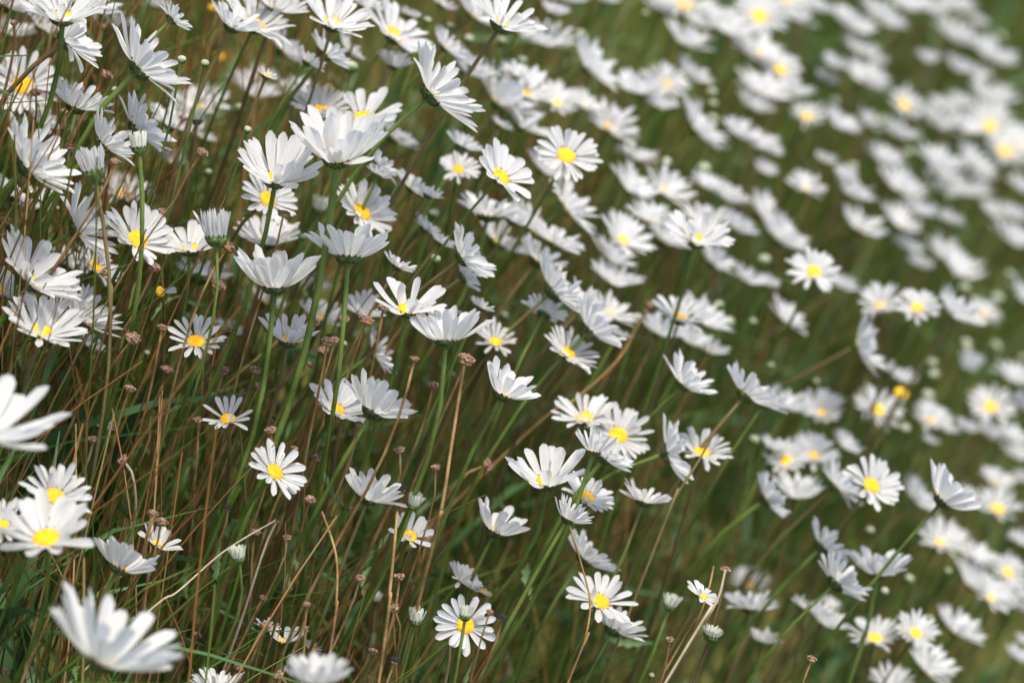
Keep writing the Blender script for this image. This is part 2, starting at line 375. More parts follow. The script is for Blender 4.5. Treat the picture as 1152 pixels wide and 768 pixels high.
# columns: place (x, y), width, which way the head leans, how far it turns to the viewer, how cupped it is
F = dict
crop(0, 0, [
 (270,80,340,84,26,32,F(id='A1',d=1.98,stem_r=.0019,green=True)), (285,178,300,32,3,22,F(id='A2',d=2.04,green=False,stem_r=.0018)), (600,298,395,42,3,27,F(id='A3',d=2.03,green=True,stem_r=.0021)),
 (325,465,275,68,8,30,F(id='A4',d=2.05)), (590,565,300,40,2,28,F(id='A5',d=2.08)), (445,625,260,38,2,32,F(id='A7',d=2.03,green=True,stem_r=.0018)),
 (100,375,330,60,52,8,F(id='A8',d=2.2,orange=True)), (118,722,380,44,4,30,F(id='A9',d=1.98,green=True,stem_r=.002)), (20,30,230,60,10,25,F(id='A11',d=2.25)), (370,40,260,60,15,25,F(id='A12',d=2.2)),
 (455,110,210,60,-5,20,F(id='A13',d=2.5)), (740,85,170,40,-8,20,F(id='A14')), (683,30,100,70,0,30,F(id='A15',d=2.6)), (180,120,130,60,15,20,F(id='A16',d=2.3)), (165,525,170,40,10,25,F(id='A17',d=2.3)),
 (1000,120,230,60,10,25,F(id='A18')), (1085,410,210,55,10,20,F(id='A19',d=2.5)), (855,475,240,88,40,20,F(id='A20',d=2.45,orange=True)), (740,545,215,60,12,20,F(id='A23',d=2.3)), (880,600,110,70,10,20,F(id='A24',d=2.4)),
 (700,690,160,50,0,20,F(id='A24b',d=2.5)), (1130,330,120,60,0,20,F(id='A26',d=2.6)), (40,150,200,80,10,20,F(id='A28',d=2.35)), (480,20,150,60,10,20,F(id='A29',d=2.6)), (60,330,180,70,10,20,F(id='A30',d=2.4))])
crop(0, 0, [(600,640,80,100,8,74,F(short=.85,d=2.0,id='A6',kind='half_open_daisy',green=True)), (405,745,118,95,6,72,F(short=.9,d=2.0,id='A10',kind='half_open_daisy',green=False)), (850,520,64,80,10,72,F(short=.85,d=2.2,id='A21',kind='half_open_daisy'))])
crop(0, 0, [(785,258,55), (740,705,48,70,20,2.3), (900,745,48,80,20,2.3), (1035,470,55,80,20,2.4), (1070,560,45), (885,275,52), (495,390,40,80,30,2.2)], bud)
crop(0, 0, [(920,35,42,80,30,2.6), (950,245,46,70,40,2.7)], eye)
crop(280, 0, [
 (25,112,300,60,25,25,F(id='B1',d=2.18)), (120,45,250,70,15,25,F(id='B2')), (362,108,300,66,28,30,F(id='B3',d=2.16,green=False)), (140,220,220,50,0,20,F(id='B4',d=2.4)), (250,272,150,50,0,20,F(id='B5')),
 (330,240,200,45,0,20,F(id='B5b')), (420,215,150,40,0,20,F(id='B5c',d=2.4)), (500,30,150,70,10,20,F(id='B6')), (625,155,310,50,18,22,F(id='B7',d=2.3)), (620,290,130,80,0,55,F(id='B8')), (690,70,90,70,0,30,F(id='B9')),
 (830,25,130,60,-5,20,F(id='B10')), (845,205,170,50,10,20,F(id='B10b')), (965,70,220,50,2,25,F(id='B12',d=2.4)), (1090,110,340,52,25,26,F(id='B13',d=2.14,green=False,stem_r=.0016)), (785,410,400,36,0,28,F(id='B14',d=2.12,green=True,stem_r=.0018)),
 (940,315,200,45,10,20,F(id='B15')), (1075,450,310,42,0,18,F(id='B16',d=2.45)), (1085,545,90,60,0,30,F(id='B17')), (920,635,160,60,5,20,F(id='B18')), (905,735,170,80,45,15,F(id='B18b',orange=True)),
 (560,720,190,35,0,20,F(id='B18d')), (497,518,320,86,40,15,F(id='B19',d=2.2,n=15)), (305,482,250,80,32,22,F(id='B20',d=2.24)), (220,412,180,75,15,20,F(id='B21',d=2.5)), (380,690,400,86,22,48,F(id='B22',d=1.99,n=26,green=True,stem_r=.0025)),
 (115,778,350,80,20,42,F(id='B23',d=2.02,n=24,green=True,stem_r=.0017)), (75,330,90,60,10,20,F(id='B26')), (620,600,200,50,-2,20,F(id='B27',d=2.4)), (960,290,110,60,0,20,F(id='B28'))])
crop(280, 0, [(440,290,72), (770,90,52), (870,115,50), (950,170,60), (1090,180,58)], bud)
crop(570, 0, [
 (165,195,230,70,20,22,F(id='C1')), (200,60,130,70,0,20,F(id='C2')), (240,5,200,70,0,20,F(id='C2b')), (420,8,130,60,0,20,F(id='C2c')), (344,290,260,35,3,12,F(id='C4')), (75,400,260,60,22,15,F(id='C5')), (212,448,200,60,32,15,F(id='C5b')),
 (60,545,230,42,5,15,F(id='C5c')), (40,330,150,60,5,15,F(id='C5d')), (325,460,170,55,15,15,F(id='C6')), (442,550,230,56,32,15,F(id='C6b')), (256,677,275,66,55,8,F(id='C7',d=2.22)), (150,738,180,50,0,20,F(id='C8',d=2.5)),
 (575,408,250,72,5,20,F(id='C9')), (680,360,220,70,45,10,F(id='C9b',orange=True)), (785,335,190,45,5,20,F(id='C9c')), (650,465,160,60,0,20,F(id='C9d')), (765,195,240,58,12,18,F(id='C10')), (680,50,220,60,10,18,F(id='C11')),
 (768,25,240,75,38,15,F(id='C11b')), (1090,75,260,72,48,10,F(id='C12')), (950,140,230,60,15,18,F(id='C13')), (1050,240,270,50,20,18,F(id='C13b')), (815,560,270,38,3,14,F(id='C14')), (1080,395,230,55,25,15,F(id='C15')),
 (1060,475,190,55,0,18,F(id='C15b')), (1000,590,180,55,5,18,F(id='C17')), (1085,640,190,58,5,18,F(id='C17b')), (555,690,170,60,5,18,F(id='C19')), (830,115,160,60,5,18,F(id='C21')), (900,85,190,60,8,18,F(id='C21b')), (1100,730,90,60,0,40,F(id='C22')), (50,140,150,50,10,18,F(id='C23'))])
crop(570, 0, [(320,150,60), (65,265,55), (885,400,58), (890,450,54), (890,512,58), (850,730,80), (600,60,40), (690,700,46), (40,700,50)], bud)
crop(852, 0, [
 (130,15,190,70,35,15,F(id='D1')), (165,92,180,60,5,18,F(id='D2')), (242,40,160,60,5,18,F(id='D2b')), (392,120,220,52,8,18,F(id='D3')), (512,85,240,45,5,15,F(id='D4')), (640,40,220,62,5,18,F(id='D5')), (740,50,170,60,0,18,F(id='D5b')),
 (850,42,190,60,5,18,F(id='D5c')), (842,172,230,50,5,16,F(id='D6')), (1000,255,230,55,5,18,F(id='D7')), (735,268,110,70,5,50,F(id='D8')), (858,305,130,60,0,45,F(id='D8b')), (950,340,130,70,0,25,F(id='D8c')), (1003,548,220,84,38,20,F(id='D9')),
 (1005,440,230,60,10,18,F(id='D9b')), (870,455,150,60,0,18,F(id='D10')), (770,550,220,60,0,22,F(id='D10b')), (880,560,180,60,5,20,F(id='D10c')), (1068,655,230,80,42,15,F(id='D11')), (1145,630,200,75,35,15,F(id='D11b')), (632,455,180,62,45,12,F(id='D12')),
 (425,220,180,60,10,20,F(id='D13')), (450,355,220,55,10,20,F(id='D13b')), (498,272,120,60,0,25,F(id='D13c')), (320,290,130,60,0,22,F(id='D13d')), (290,352,120,60,0,22,F(id='D13e')), (97,305,190,75,60,8,F(id='D14')), (15,235,210,60,20,15,F(id='D14b')),
 (20,405,240,55,15,16,F(id='D14c')), (150,410,190,60,5,18,F(id='D15')), (212,508,170,75,38,15,F(id='D15b')), (345,550,190,48,5,18,F(id='D16')), (468,535,150,50,0,20,F(id='D16b')), (600,590,180,60,0,20,F(id='D16c')), (15,640,180,45,5,14,F(id='D17')),
 (30,730,100,60,0,30,F(id='D17b')), (290,700,100,60,0,30,F(id='D17c')), (370,765,120,60,5,20,F(id='D17d')), (540,700,180,60,5,20,F(id='D18')), (770,715,230,55,5,16,F(id='D18b')), (920,715,210,50,5,16,F(id='D18c')), (950,110,90,60,5,40,F(id='D19')), (800,470,140,60,5,20,F(id='D20'))])
crop(852, 0, [(1045,165,78), (650,660,60), (535,520,50), (330,440,60), (410,720,60)], bud)
crop(0, 190, [
 (62,120,200,62,8,20,F(id='E3',d=2.2)), (335,262,340,24,2,24,F(id='E4',d=2.04,green=True,stem_r=.0018)), (532,115,225,74,28,18,F(id='E5',d=2.38)), (605,85,110,40,10,20,F(id='E5b',d=2.4)), (592,310,310,48,38,22,F(id='E6',d=2.06,green=True,stem_r=.0015)),
 (822,348,290,80,24,28,F(id='E7',d=2.1,n=17)), (162,160,190,82,22,20,F(id='E9',d=2.2)), (120,480,400,44,12,26,F(id='E10',d=1.99,green=True,stem_r=.0019)), (0,530,240,55,10,22,F(id='E11',d=2.05)), (178,710,360,66,24,28,F(id='E12',d=1.97)),
 (350,650,300,46,6,32,F(id='E13',d=2.05)), (408,425,220,50,25,20,F(id='E14',d=2.2)), (300,420,190,60,5,20,F(id='E15',d=2.3)), (865,475,220,80,2,18,F(id='E16',d=2.3)), (848,748,250,86,42,18,F(id='E18',d=2.06,wl=.19,n=19)), (980,700,130,60,5,20,F(id='E19',d=2.35)),
 (350,735,200,40,5,22,F(id='E20',d=2.15)), (470,60,160,40,0,20,F(id='E21',d=2.4)), (250,600,170,60,0,20,F(id='E22',d=2.25))])
crop(0, 190, [(935,300,112,94,6,70,F(short=1.05,id='E8',d=2.02,kind='half_open_daisy',green=True))])
crop(0, 190, [(690,530,50,20,40,2.1)], lambda *a, **k: eye(*a, petals=1, id='E17', **k))
crop(0, 190, [(898,20,46,80,20,2.4)], bud)
crop(280, 190, [
 (78,135,265,32,42,12,F(id='F1',d=2.15,orange=True)), (485,190,290,46,32,22,F(id='F2',d=2.17)), (430,385,340,86,2,32,F(id='F3',d=2.02,n=24,green=True,stem_r=.0017)), (110,512,340,88,14,50,F(id='F4',d=2.0,n=26,green=True,stem_r=.0018)),
 (80,320,270,80,15,22,F(id='F5',d=2.2)), (685,612,310,78,26,34,F(id='F7',d=2.02,n=13,green=True)), (850,745,300,84,8,40,F(id='F8',d=2.0,n=22)), (505,628,190,80,26,36,F(id='F9',d=2.2)), (305,645,190,65,20,25,F(id='F10',d=2.3)),
 (170,745,260,76,20,34,F(id='F11',d=2.08)), (262,515,160,60,0,22,F(id='F12',d=2.45)), (70,578,190,60,0,22,F(id='F12b',d=2.4)), (922,385,260,32,8,26,F(id='F13',d=2.14)), (1030,205,260,82,0,22,F(id='F14',d=2.3)), (1070,320,300,55,0,18,F(id='F14b',d=2.4)),
 (700,85,160,50,10,18,F(id='F16')), (772,115,130,60,0,22,F(id='F16b')), (560,30,120,60,0,22,F(id='F16c')), (760,262,130,50,0,22,F(id='F17')), (822,320,130,60,0,22,F(id='F17b')), (1085,38,290,40,34,24,F(id='F18',d=2.14,n=15)),
 (925,470,160,30,-5,18,F(id='F19')), (1000,600,110,60,0,25,F(id='F19b')), (540,800,200,30,5,22,F(id='F20',d=2.2)), (1065,750,180,74,38,15,F(id='F21',d=2.24)), (640,425,150,60,0,20,F(id='F22'))])
crop(280, 190, [(300,175,72,75,10,70,F(short=.8,id='F6',d=2.3,kind='half_open_daisy'))])
crop(280, 190, [(800,195,58,70,20,2.3), (1105,635,58,70,20,2.35), (905,630,52), (805,390,52), (230,295,40), (410,755,38,80,30,2.2), (1145,60,40)], bud)
crop(570, 190, [
 (250,165,300,33,3,14,F(id='G1')), (530,95,220,42,8,16,F(id='G2')), (680,100,230,48,18,16,F(id='G2b')), (610,222,200,66,18,18,F(id='G3')), (685,318,250,58,5,20,F(id='G3b')), (820,312,285,76,28,24,F(id='G4',d=2.27)), (850,235,200,70,15,20,F(id='G5')),
 (985,262,170,50,5,20,F(id='G5b')), (885,412,200,44,-10,15,F(id='G6')), (1040,490,160,60,5,18,F(id='G7')), (1120,500,100,60,0,20,F(id='G7b')), (1100,200,230,40,15,16,F(id='G8')), (1170,305,240,42,8,16,F(id='G8b')), (860,80,150,60,5,20,F(id='G9')),
 (950,135,160,60,5,20,F(id='G9b')), (100,260,250,50,8,18,F(id='G10')), (200,325,240,60,3,20,F(id='G10b',d=2.35)), (130,400,230,50,0,20,F(id='G10c')), (20,225,170,60,5,20,F(id='G10d')), (500,312,240,45,18,16,F(id='G11')), (445,395,210,46,5,18,F(id='G11b')),
 (462,500,220,62,8,20,F(id='G11c')), (200,530,300,38,2,22,F(id='G12',d=2.24)), (330,600,240,45,5,20,F(id='G13',d=2.3)), (360,700,290,40,0,22,F(id='G13b',d=2.22)), (445,630,220,55,8,18,F(id='G14')), (160,630,190,60,-20,15,F(id='G15')),
 (745,648,250,70,22,18,F(id='G16',d=2.34)), (840,660,230,44,4,18,F(id='G16b')), (650,715,200,60,-5,18,F(id='G18')), (790,755,180,60,0,20,F(id='G18b')), (1115,20,110,60,0,25,F(id='G22')), (480,720,90,60,0,25,F(id='G19'))])
crop(570, 190, [(560,645,50), (915,590,58), (960,660,56), (1110,395,64), (1065,660,42)], bud)
crop(852, 190, [
 (205,85,180,60,25,14,F(id='H1')), (392,110,230,48,10,16,F(id='H2')), (437,262,230,52,10,16,F(id='H2b')), (112,312,200,40,8,16,F(id='H3')), (600,90,250,50,8,16,F(id='H4')), (605,240,210,52,22,16,F(id='H4b')), (688,195,180,60,5,20,F(id='H4c')),
 (780,30,200,55,5,18,F(id='H5')), (800,100,220,55,5,18,F(id='H5b')), (900,110,230,62,5,18,F(id='H5c')), (930,40,190,60,0,20,F(id='H5d')), (820,228,140,60,0,20,F(id='H5e')), (1140,95,170,60,8,18,F(id='H6')), (1010,200,150,60,5,20,F(id='H6b')),
 (1095,212,160,60,5,20,F(id='H6c')), (1090,315,220,55,8,18,F(id='H6d')), (800,385,220,50,5,18,F(id='H7')), (865,448,220,58,5,18,F(id='H7b')), (645,350,150,60,0,20,F(id='H7c')), (243,448,215,74,56,8,F(id='H8',d=2.45)), (362,512,150,55,3,18,F(id='H9')),
 (533,592,185,88,32,20,F(id='H10',d=2.6)), (690,602,190,80,48,12,F(id='H10b',d=2.55)), (850,640,230,48,8,18,F(id='H10c',d=2.6)), (972,632,150,60,20,20,F(id='H11')), (1145,570,190,42,5,18,F(id='H11b')), (432,768,260,12,3,14,F(id='H12',d=2.5)),
 (110,650,190,38,5,14,F(id='H13')), (40,500,90,60,0,35,F(id='H14')), (690,420,140,60,0,20,F(id='H15'))])
crop(852, 190, [(1035,560,74), (1090,460,58), (895,515,62), (35,390,58), (900,755,56), (1030,765,66), (820,130,50)], bud)
crop(0, 380, [
 (-60,410,600,66,14,25,F(id='I1',d=1.75,n=18)), (238,690,310,50,38,14,F(id='I2',d=1.9,orange=True)), (985,352,220,86,42,24,F(id='I6',d=2.05,wl=.19,n=17,gap=.1)), (430,380,120,60,10,25,F(id='I5',d=2.2,gap=.2))])
crop(0, 380, [(60,205,45,80,20,2.3), (635,65,30,80,20,2.2)], bud)
crop(0, 568, [
 (200,150,400,88,38,30,F(id='M3',d=1.84,n=20)), (10,95,250,66,38,20,F(id='M4b',d=1.9)), (515,275,275,66,4,38,F(id='M1',d=1.94,n=17,green=True,stem_r=.0015)), (680,175,200,48,12,22,F(id='M2',d=2.0,n=12)),
 (440,680,590,64,3,34,F(id='M4',d=1.72,n=26,wl=.25)), (940,800,230,90,5,25,F(id='M5',d=1.98)), (1150,530,120,70,10,20,F(id='M6',d=2.1,gap=.3))])
crop(0, 568, [(1032,230,64,95,8,70,F(short=.85,d=1.98,id='M7',kind='half_open_daisy',green=True))])
crop(280, 380, [
 (375,312,260,62,30,30,F(id='J1',d=2.1,n=17)), (535,322,320,56,4,34,F(id='J2',d=2.03,n=22,green=True,stem_r=.0017)), (1095,245,290,58,10,32,F(id='J3',d=2.04,n=20,green=True,stem_r=.0015)), (110,582,268,38,40,12,F(id='J4',d=2.0,orange=True,n=21,green=True,stem_r=.0016)),
 (515,698,245,62,4,38,F(id='J5',d=2.04,n=20)), (1062,838,260,60,2,36,F(id='J9',d=2.14,n=16,green=True)), (695,857,200,62,38,28,F(id='J7',d=2.1,n=14))])
crop(280, 380, [(710,722,62,66,10,70,F(short=.85,d=2.04,id='J6',kind='half_open_daisy',green=True))])
crop(570, 380, [
 (172,625,330,88,22,42,F(id='K1',d=2.06,n=17,green=True)), (335,348,270,85,34,18,F(id='K2',d=2.2)), (480,425,275,62,48,12,F(id='K3',d=2.22)), (375,492,190,74,0,38,F(id='K4',d=2.04,n=28,wl=.17,green=True)), (420,520,230,48,10,26,F(id='K4b',d=2.1)),
 (695,500,300,16,10,22,F(id='K5',d=2.2,n=17)), (842,498,240,80,34,16,F(id='K6',d=2.24)), (760,200,250,50,4,28,F(id='K7',d=2.22,green=True)), (1030,250,250,50,-6,24,F(id='K8',d=2.24,green=False,stem_r=.0015)), (590,708,215,72,0,20,F(id='K9',d=2.18)),
 (262,785,180,62,0,45,F(id='K10',d=2.03,n=30,wl=.16,green=True,stem_r=.0016)), (345,690,230,62,34,18,F(id='K11',d=2.14)), (262,70,250,50,28,18,F(id='K12',d=2.22)), (865,60,160,60,0,20,F(id='K13')), (1145,480,130,60,0,20,F(id='K14'))])
crop(852, 380, [
 (30,285,190,50,0,24,F(id='L1',d=2.3)), (125,305,190,50,3,22,F(id='L2')), (274,325,195,86,34,20,F(id='L3')), (518,312,210,64,42,14,F(id='L4')), (608,180,160,58,3,22,F(id='L5')), (500,122,100,60,0,25,F(id='L6')), (910,137,80,70,0,55,F(id='L7')),
 (745,355,180,60,30,15,F(id='L8')), (810,400,130,50,0,20,F(id='L8b')), (740,450,90,60,0,20,F(id='L8c')), (1005,300,220,68,44,14,F(id='L9')), (1110,190,210,60,5,18,F(id='L9b')), (1145,310,160,60,0,20,F(id='L9c')), (905,400,120,55,0,25,F(id='L10')),
 (990,422,150,45,0,25,F(id='L10b')), (1090,445,180,50,5,20,F(id='L10c')), (1110,512,150,60,15,20,F(id='L10d')), (122,530,175,85,36,18,F(id='L11')), (242,510,200,75,28,18,F(id='L11b')), (370,470,140,40,0,20,F(id='L11c')), (335,640,245,38,3,20,F(id='L12',d=2.4)),
 (490,640,242,56,48,14,F(id='L13',d=2.28,n=22)), (165,690,205,80,3,24,F(id='L14')), (35,700,210,34,0,22,F(id='L15',d=2.34)), (680,705,190,48,3,22,F(id='L16')), (800,705,290,48,12,36,F(id='L17',d=2.22,n=20,green=True,stem_r=.0014)), (905,695,130,60,20,20,F(id='L18')),
 (1038,740,210,70,36,18,F(id='L19')), (1030,630,170,60,15,18,F(id='L19b')), (1145,620,130,60,0,20,F(id='L20'))])
crop(852, 380, [(620,240,60,70,45,2.7)], lambda *a, **k: eye(*a, id='L5y', **k))
crop(852, 380, [(582,365,46,70,35,2.75)], lambda *a, **k: eye(*a, id='L5z', orange=True, **k))
crop(852, 380, [(635,392,65), (905,50,58), (1020,55,70), (760,160,60), (735,250,66), (755,110,48), (255,190,40), (1145,90,50)], bud)
crop(570, 380, [(1070,440,50), (1140,120,40)], bud)
crop(280, 568, [(935,520,255,58,72,5,F(id='N1',d=2.06,n=20)), (915,325,170,48,10,22,F(id='N2',d=2.14)), (1012,380,70,60,10,25,F(id='N2b',d=2.14)), (290,770,260,80,5,42,F(id='N3',d=1.74)), (155,590,190,82,12,22,F(id='N6',d=2.1,n=12,gap=.3)), (270,622,90,60,10,20,F(id='N6b',d=2.15,gap=.3))])
crop(280, 568, [(935,480,62,84,8,72,F(short=.75,d=1.99,id='N7',kind='half_open_daisy',green=True)), (720,500,70,78,10,72,F(short=.8,d=2.04,id='N4',kind='half_open_daisy',green=True)), (550,410,42,80,20,70,F(short=.75,d=2.2,id='N5',kind='half_open_daisy'))])
crop(570, 568, [
 (335,235,250,50,3,24,F(id='P2',d=2.22,green=True)), (400,420,290,64,36,18,F(id='P3',d=2.12,n=19,orange=True)), (460,540,250,60,-2,26,F(id='P4',d=2.14,green=True)), (842,395,160,66,22,14,F(id='P6',d=2.05,n=11)), (1050,450,200,84,0,24,F(id='P8',d=2.36)),
 (1050,345,170,80,30,15,F(id='P8b',d=2.8)), (1110,590,135,80,3,26,F(id='P9',d=2.4))])
crop(570, 568, [(705,435,66,72,10,68,F(short=.75,d=2.16,id='P5',kind='half_open_daisy',green=True)), (885,562,84,72,14,60,F(short=.4,d=2.05,id='P7',kind='half_open_daisy'))])
crop(570, 568, [(625,735,34,80,20,2.2)], bud)
crop(852, 568, [
 (280,180,230,40,3,22,F(id='Q1',d=2.32)), (338,340,245,40,-4,22,F(id='Q2',d=2.24,green=True)), (518,300,240,80,4,34,F(id='Q3',d=2.3)), (790,165,215,64,32,18,F(id='Q5')), (940,235,170,55,15,20,F(id='Q6')), (1135,165,130,60,5,20,F(id='Q6b')),
 (1080,292,185,56,46,12,F(id='Q8')), (925,350,210,50,8,20,F(id='Q9')), (1005,402,180,52,28,20,F(id='Q9b')), (1078,425,190,50,3,22,F(id='Q9c')), (1150,400,130,60,5,20,F(id='Q9d')), (200,445,120,60,3,22,F(id='Q10')), (285,515,190,50,5,22,F(id='Q10b')),
 (310,432,90,50,0,22,F(id='Q10c')), (507,578,220,88,28,20,F(id='Q11',d=2.4)), (682,555,190,68,38,20,F(id='Q12',d=2.38)), (855,550,220,48,3,20,F(id='Q13')), (725,710,250,40,12,20,F(id='Q14')), (570,790,180,78,15,28,F(id='Q15')),
 (1122,665,130,60,5,22,F(id='Q17')), (1150,600,100,60,5,22,F(id='Q18')), (20,440,120,60,0,22,F(id='Q19',d=2.5))])
crop(852, 568, [(550,372,54,80,20,2.35), (655,318,52), (825,285,42), (485,110,48), (745,490,42)], bud)
# dried seed heads
def seeds(ox, oy, pts, **kw):
    for p in pts:
        k = dict(kw); 
        if len(p) > 3: k.update(p[3])
        seed(ox + p[0] / Z, oy + p[1] / Z, (p[2] if len(p) > 2 else 58) / Z, **k)
seeds(0, 0, [(60,100,44), (155,400,56), (460,325,62), (300,635,56), (495,700,56), (275,560,48), (440,115,46,F(d=2.3)), (875,660,58,F(az=60)), (790,510,48,F(d=2.25)), (605,20,44,F(d=2.5)), (200,580,48), (275,480,40)])
seeds(280, 0, [(340,380,50,F(d=2.3))])
seeds(0, 190, [(700,185,58), (315,200,40), (455,445,62,F(az=110)), (665,425,76), (985,340,78,F(az=50)), (945,505,74), (700,685,50), (575,725,88), (1005,695,50), (130,570,44), (20,225,60)])
seeds(280, 190, [(150,195,60), (605,235,52,F(d=2.25)), (410,650,60), (505,655,72,F(az=60)), (290,665,42), (580,600,54), (340,745,58), (372,738,50), (320,785,56), (1010,590,40,F(d=2.5))])
seeds(570, 190, [(620,590,44,F(d=2.35)), (215,275,40,F(d=2.5))])
seeds(0, 380, [(720,140,66), (560,220,52), (965,140,66), (1100,140,58), (1120,210,50), (790,275,50), (855,355,52), (400,440,52,F(stem='p')), (530,530,66,F(az=130,stem='p')), (660,755,48), (570,5,68), (985,732,40,F(dark=True))])
seeds(280, 380, [(290,220,52), (325,295,64,F(az=92)), (95,350,44,F(dark=True)), (95,400,56), (290,520,52), (265,115,40), (195,480,46), (940,95,80,F(az=70)), (795,205,68), (715,92,50), (650,485,54), (805,560,50), (1030,550,56,F(az=30,d=2.2)), (475,370,40,F(dark=True)), (445,745,52), (265,700,60), (135,155,30), (650,655,54,F(dark=True))])
seeds(0, 568, [(660,40,60), (695,75,62), (1100,120,62), (850,560,44), (1030,700,48), (20,720,50), (1140,520,50)])
seeds(280, 568, [(165,140,50), (480,315,52), (650,310,52), (625,445,54,F(az=100)), (75,520,52), (130,735,60,F(az=140)), (535,630,44), (870,570,64), (1095,485,44,F(dark=True)), (630,670,46,F(dark=True)), (1040,460,40), (765,140,70), (120,70,36,F(stem='p')), (60,400,36), (245,530,36), (250,430,36)])
seeds(570, 568, [(945,280,54,F(az=70)), (705,580,44)])
seeds(852, 568, [(235,665,54,F(d=2.05))])
# ------------------------------------------------------------------ single stalks one can pick out
def stalk(name, pts, rad, material, label, cat):
    """pts: (px, py, depth) from the tip down; the last one runs on to the ground"""
    P = [at(*p) for p in pts]
    last = P[-1]; dirn = P[-1] - P[-2]; dirn /= np.linalg.norm(dirn); dirn = dirn - UP * .3; dirn /= np.linalg.norm(dirn)
    foot = on_ground(last, dirn); P.append(foot)
    P = np.array(P); t = np.linspace(0, len(P) - 1, 6 * (len(P) - 1) + 1); out = []
    for u in t:                                  # Catmull-Rom
        i = min(int(u), len(P) - 2); f = u - i
        p0, p1, p2, p3 = P[max(i - 1, 0)], P[i], P[i + 1], P[min(i + 2, len(P) - 1)]
        out.append(.5 * (2 * p1 + (p2 - p0) * f + (2 * p0 - 5 * p1 + 4 * p2 - p3) * f * f + (3 * p1 - p0 - 3 * p2 + p3) * f ** 3))
    m = MB_(); tube(m, np.array(out), np.linspace(rad * .8, rad, len(out)), 7)
    o = m.build(name, material, None, foot); o.location = foot
    return tag(o, label, cat)
stalk('dry_stalk', [(310,585,2.0),(252,620,2.0),(200,665,1.99),(155,698,1.98)], .00075, MSP, 'pale bleached stalk slanting down from a half-open bud into the grass', 'stalk')
stalk('dry_stalk', [(362,575,1.98),(378,625,1.98),(378,680,1.98),(370,742,1.98)], .0010, MSD, 'smooth brown stalk bowed in an S-curve among the dry stems below mid-height', 'stalk')
stalk('dry_stalk', [(522,412,2.0),(515,455,2.0),(508,500,2.0),(497,570,2.0),(480,640,2.02)], .0014, MSD, 'thick ribbed brown stalk rising to a knob under the overlapping central pair', 'stalk')
stalk('dry_stalk', [(816,640,2.04),(808,672,2.04),(792,700,2.04),(765,740,2.04)], .0011, MSP, 'pale forked stalk carrying a brown knob beside the tiny yellow-centred daisy', 'stalk')
stalk('dry_stalk', [(803,636,2.07),(795,670,2.07),(780,705,2.07),(745,760,2.07)], .0010, MSD, 'straight brown stalk crossing behind the tiny yellow-centred daisy', 'stalk')
stalk('dry_stalk', [(641,592,2.06),(654,635,2.06),(664,680,2.06),(655,730,2.06),(640,765,2.06)], .0009, MSD, 'thin bowed brown stalk hanging in front of the orange-centred daisy', 'stalk')
stalk('dry_stalk', [(447,575,2.0),(443,620,2.0),(438,670,2.0),(430,740,2.0)], .0013, MSD, 'thick upright brown stalk below the small cupped daisy', 'stalk')
stalk('dry_stalk', [(80,626,1.88),(60,680,1.88),(40,730,1.88),(24,768,1.88)], .0009, MSD, 'straight tan stalk running down from the near yellow-eyed daisy', 'stalk')
stalk('dry_stalk', [(720,360,2.3),(695,405,2.3),(640,455,2.3),(590,490,2.3)], .0013, MSD, 'soft brown stalk slanting behind the daisies above the crown-like daisy', 'stalk')
stalk('dry_stalk', [(830,455,2.16),(805,485,2.16),(785,520,2.16),(760,560,2.16),(735,620,2.16)], .0011, MSB, 'reddish stalk crossing in front of the yellow-eyed daisy beside the sideways daisy', 'stalk')
# ------------------------------------------------------------------ the mass of grass and stalks
def scatter(n, seed_, hmin, hmax, top_frac=1.0):
    """feet on the bank (even density over the ground) for what the view and its surroundings can see"""
    r = np.random.default_rng(seed_)
    x = r.uniform(-2.6, 4.2, n * 30); y = r.uniform(0.3, 8.5, n * 30)
    z = ground_z(x, y); P = np.stack([x, y, z], -1)
    v = P - CAMPOS; d = -(v @ CB); ok = d > 0.8
    px = 576 + FPX * (v @ CR) / d; py = 384 - FPX * (v @ CU) / d
    ok &= (px > -500) & (px < 1600) & (py > -450) & (py < 1500)
    P = P[ok]; den = .62 + .38 * np.sin(P[:, 0] * 9 + 2 * np.sin(P[:, 1] * 5 + seed_)) * np.cos(P[:, 1] * 7 + P[:, 0] * 4 + seed_)
    P = P[r.random(len(P)) < den][:n]; return P, r
def blades(P, r, H, W, lean, curl, seg=5):
    n = len(P); t = np.linspace(0, 1, seg)[None, :, None]
    az = r.uniform(0, 2 * math.pi, n)
    side = np.stack([np.cos(az), np.sin(az), 0 * az], -1)[:, None, :]
    dirn = UP + LEAN * -lean + r.normal(size=(n, 3)) * 0.16; dirn /= np.linalg.norm(dirn, axis=1)[:, None]
    out = r.normal(size=(n, 3)); out[:, 2] = -abs(out[:, 2]) * .6
    Cn = P[:, None, :] + dirn[:, None, :] * (H[:, None, None] * t) + out[:, None, :] * (curl * H[:, None, None] * t ** 2.2)
    wv = W[:, None, None] * (1 - t ** 2.5 * .92)
    return Cn, side, wv
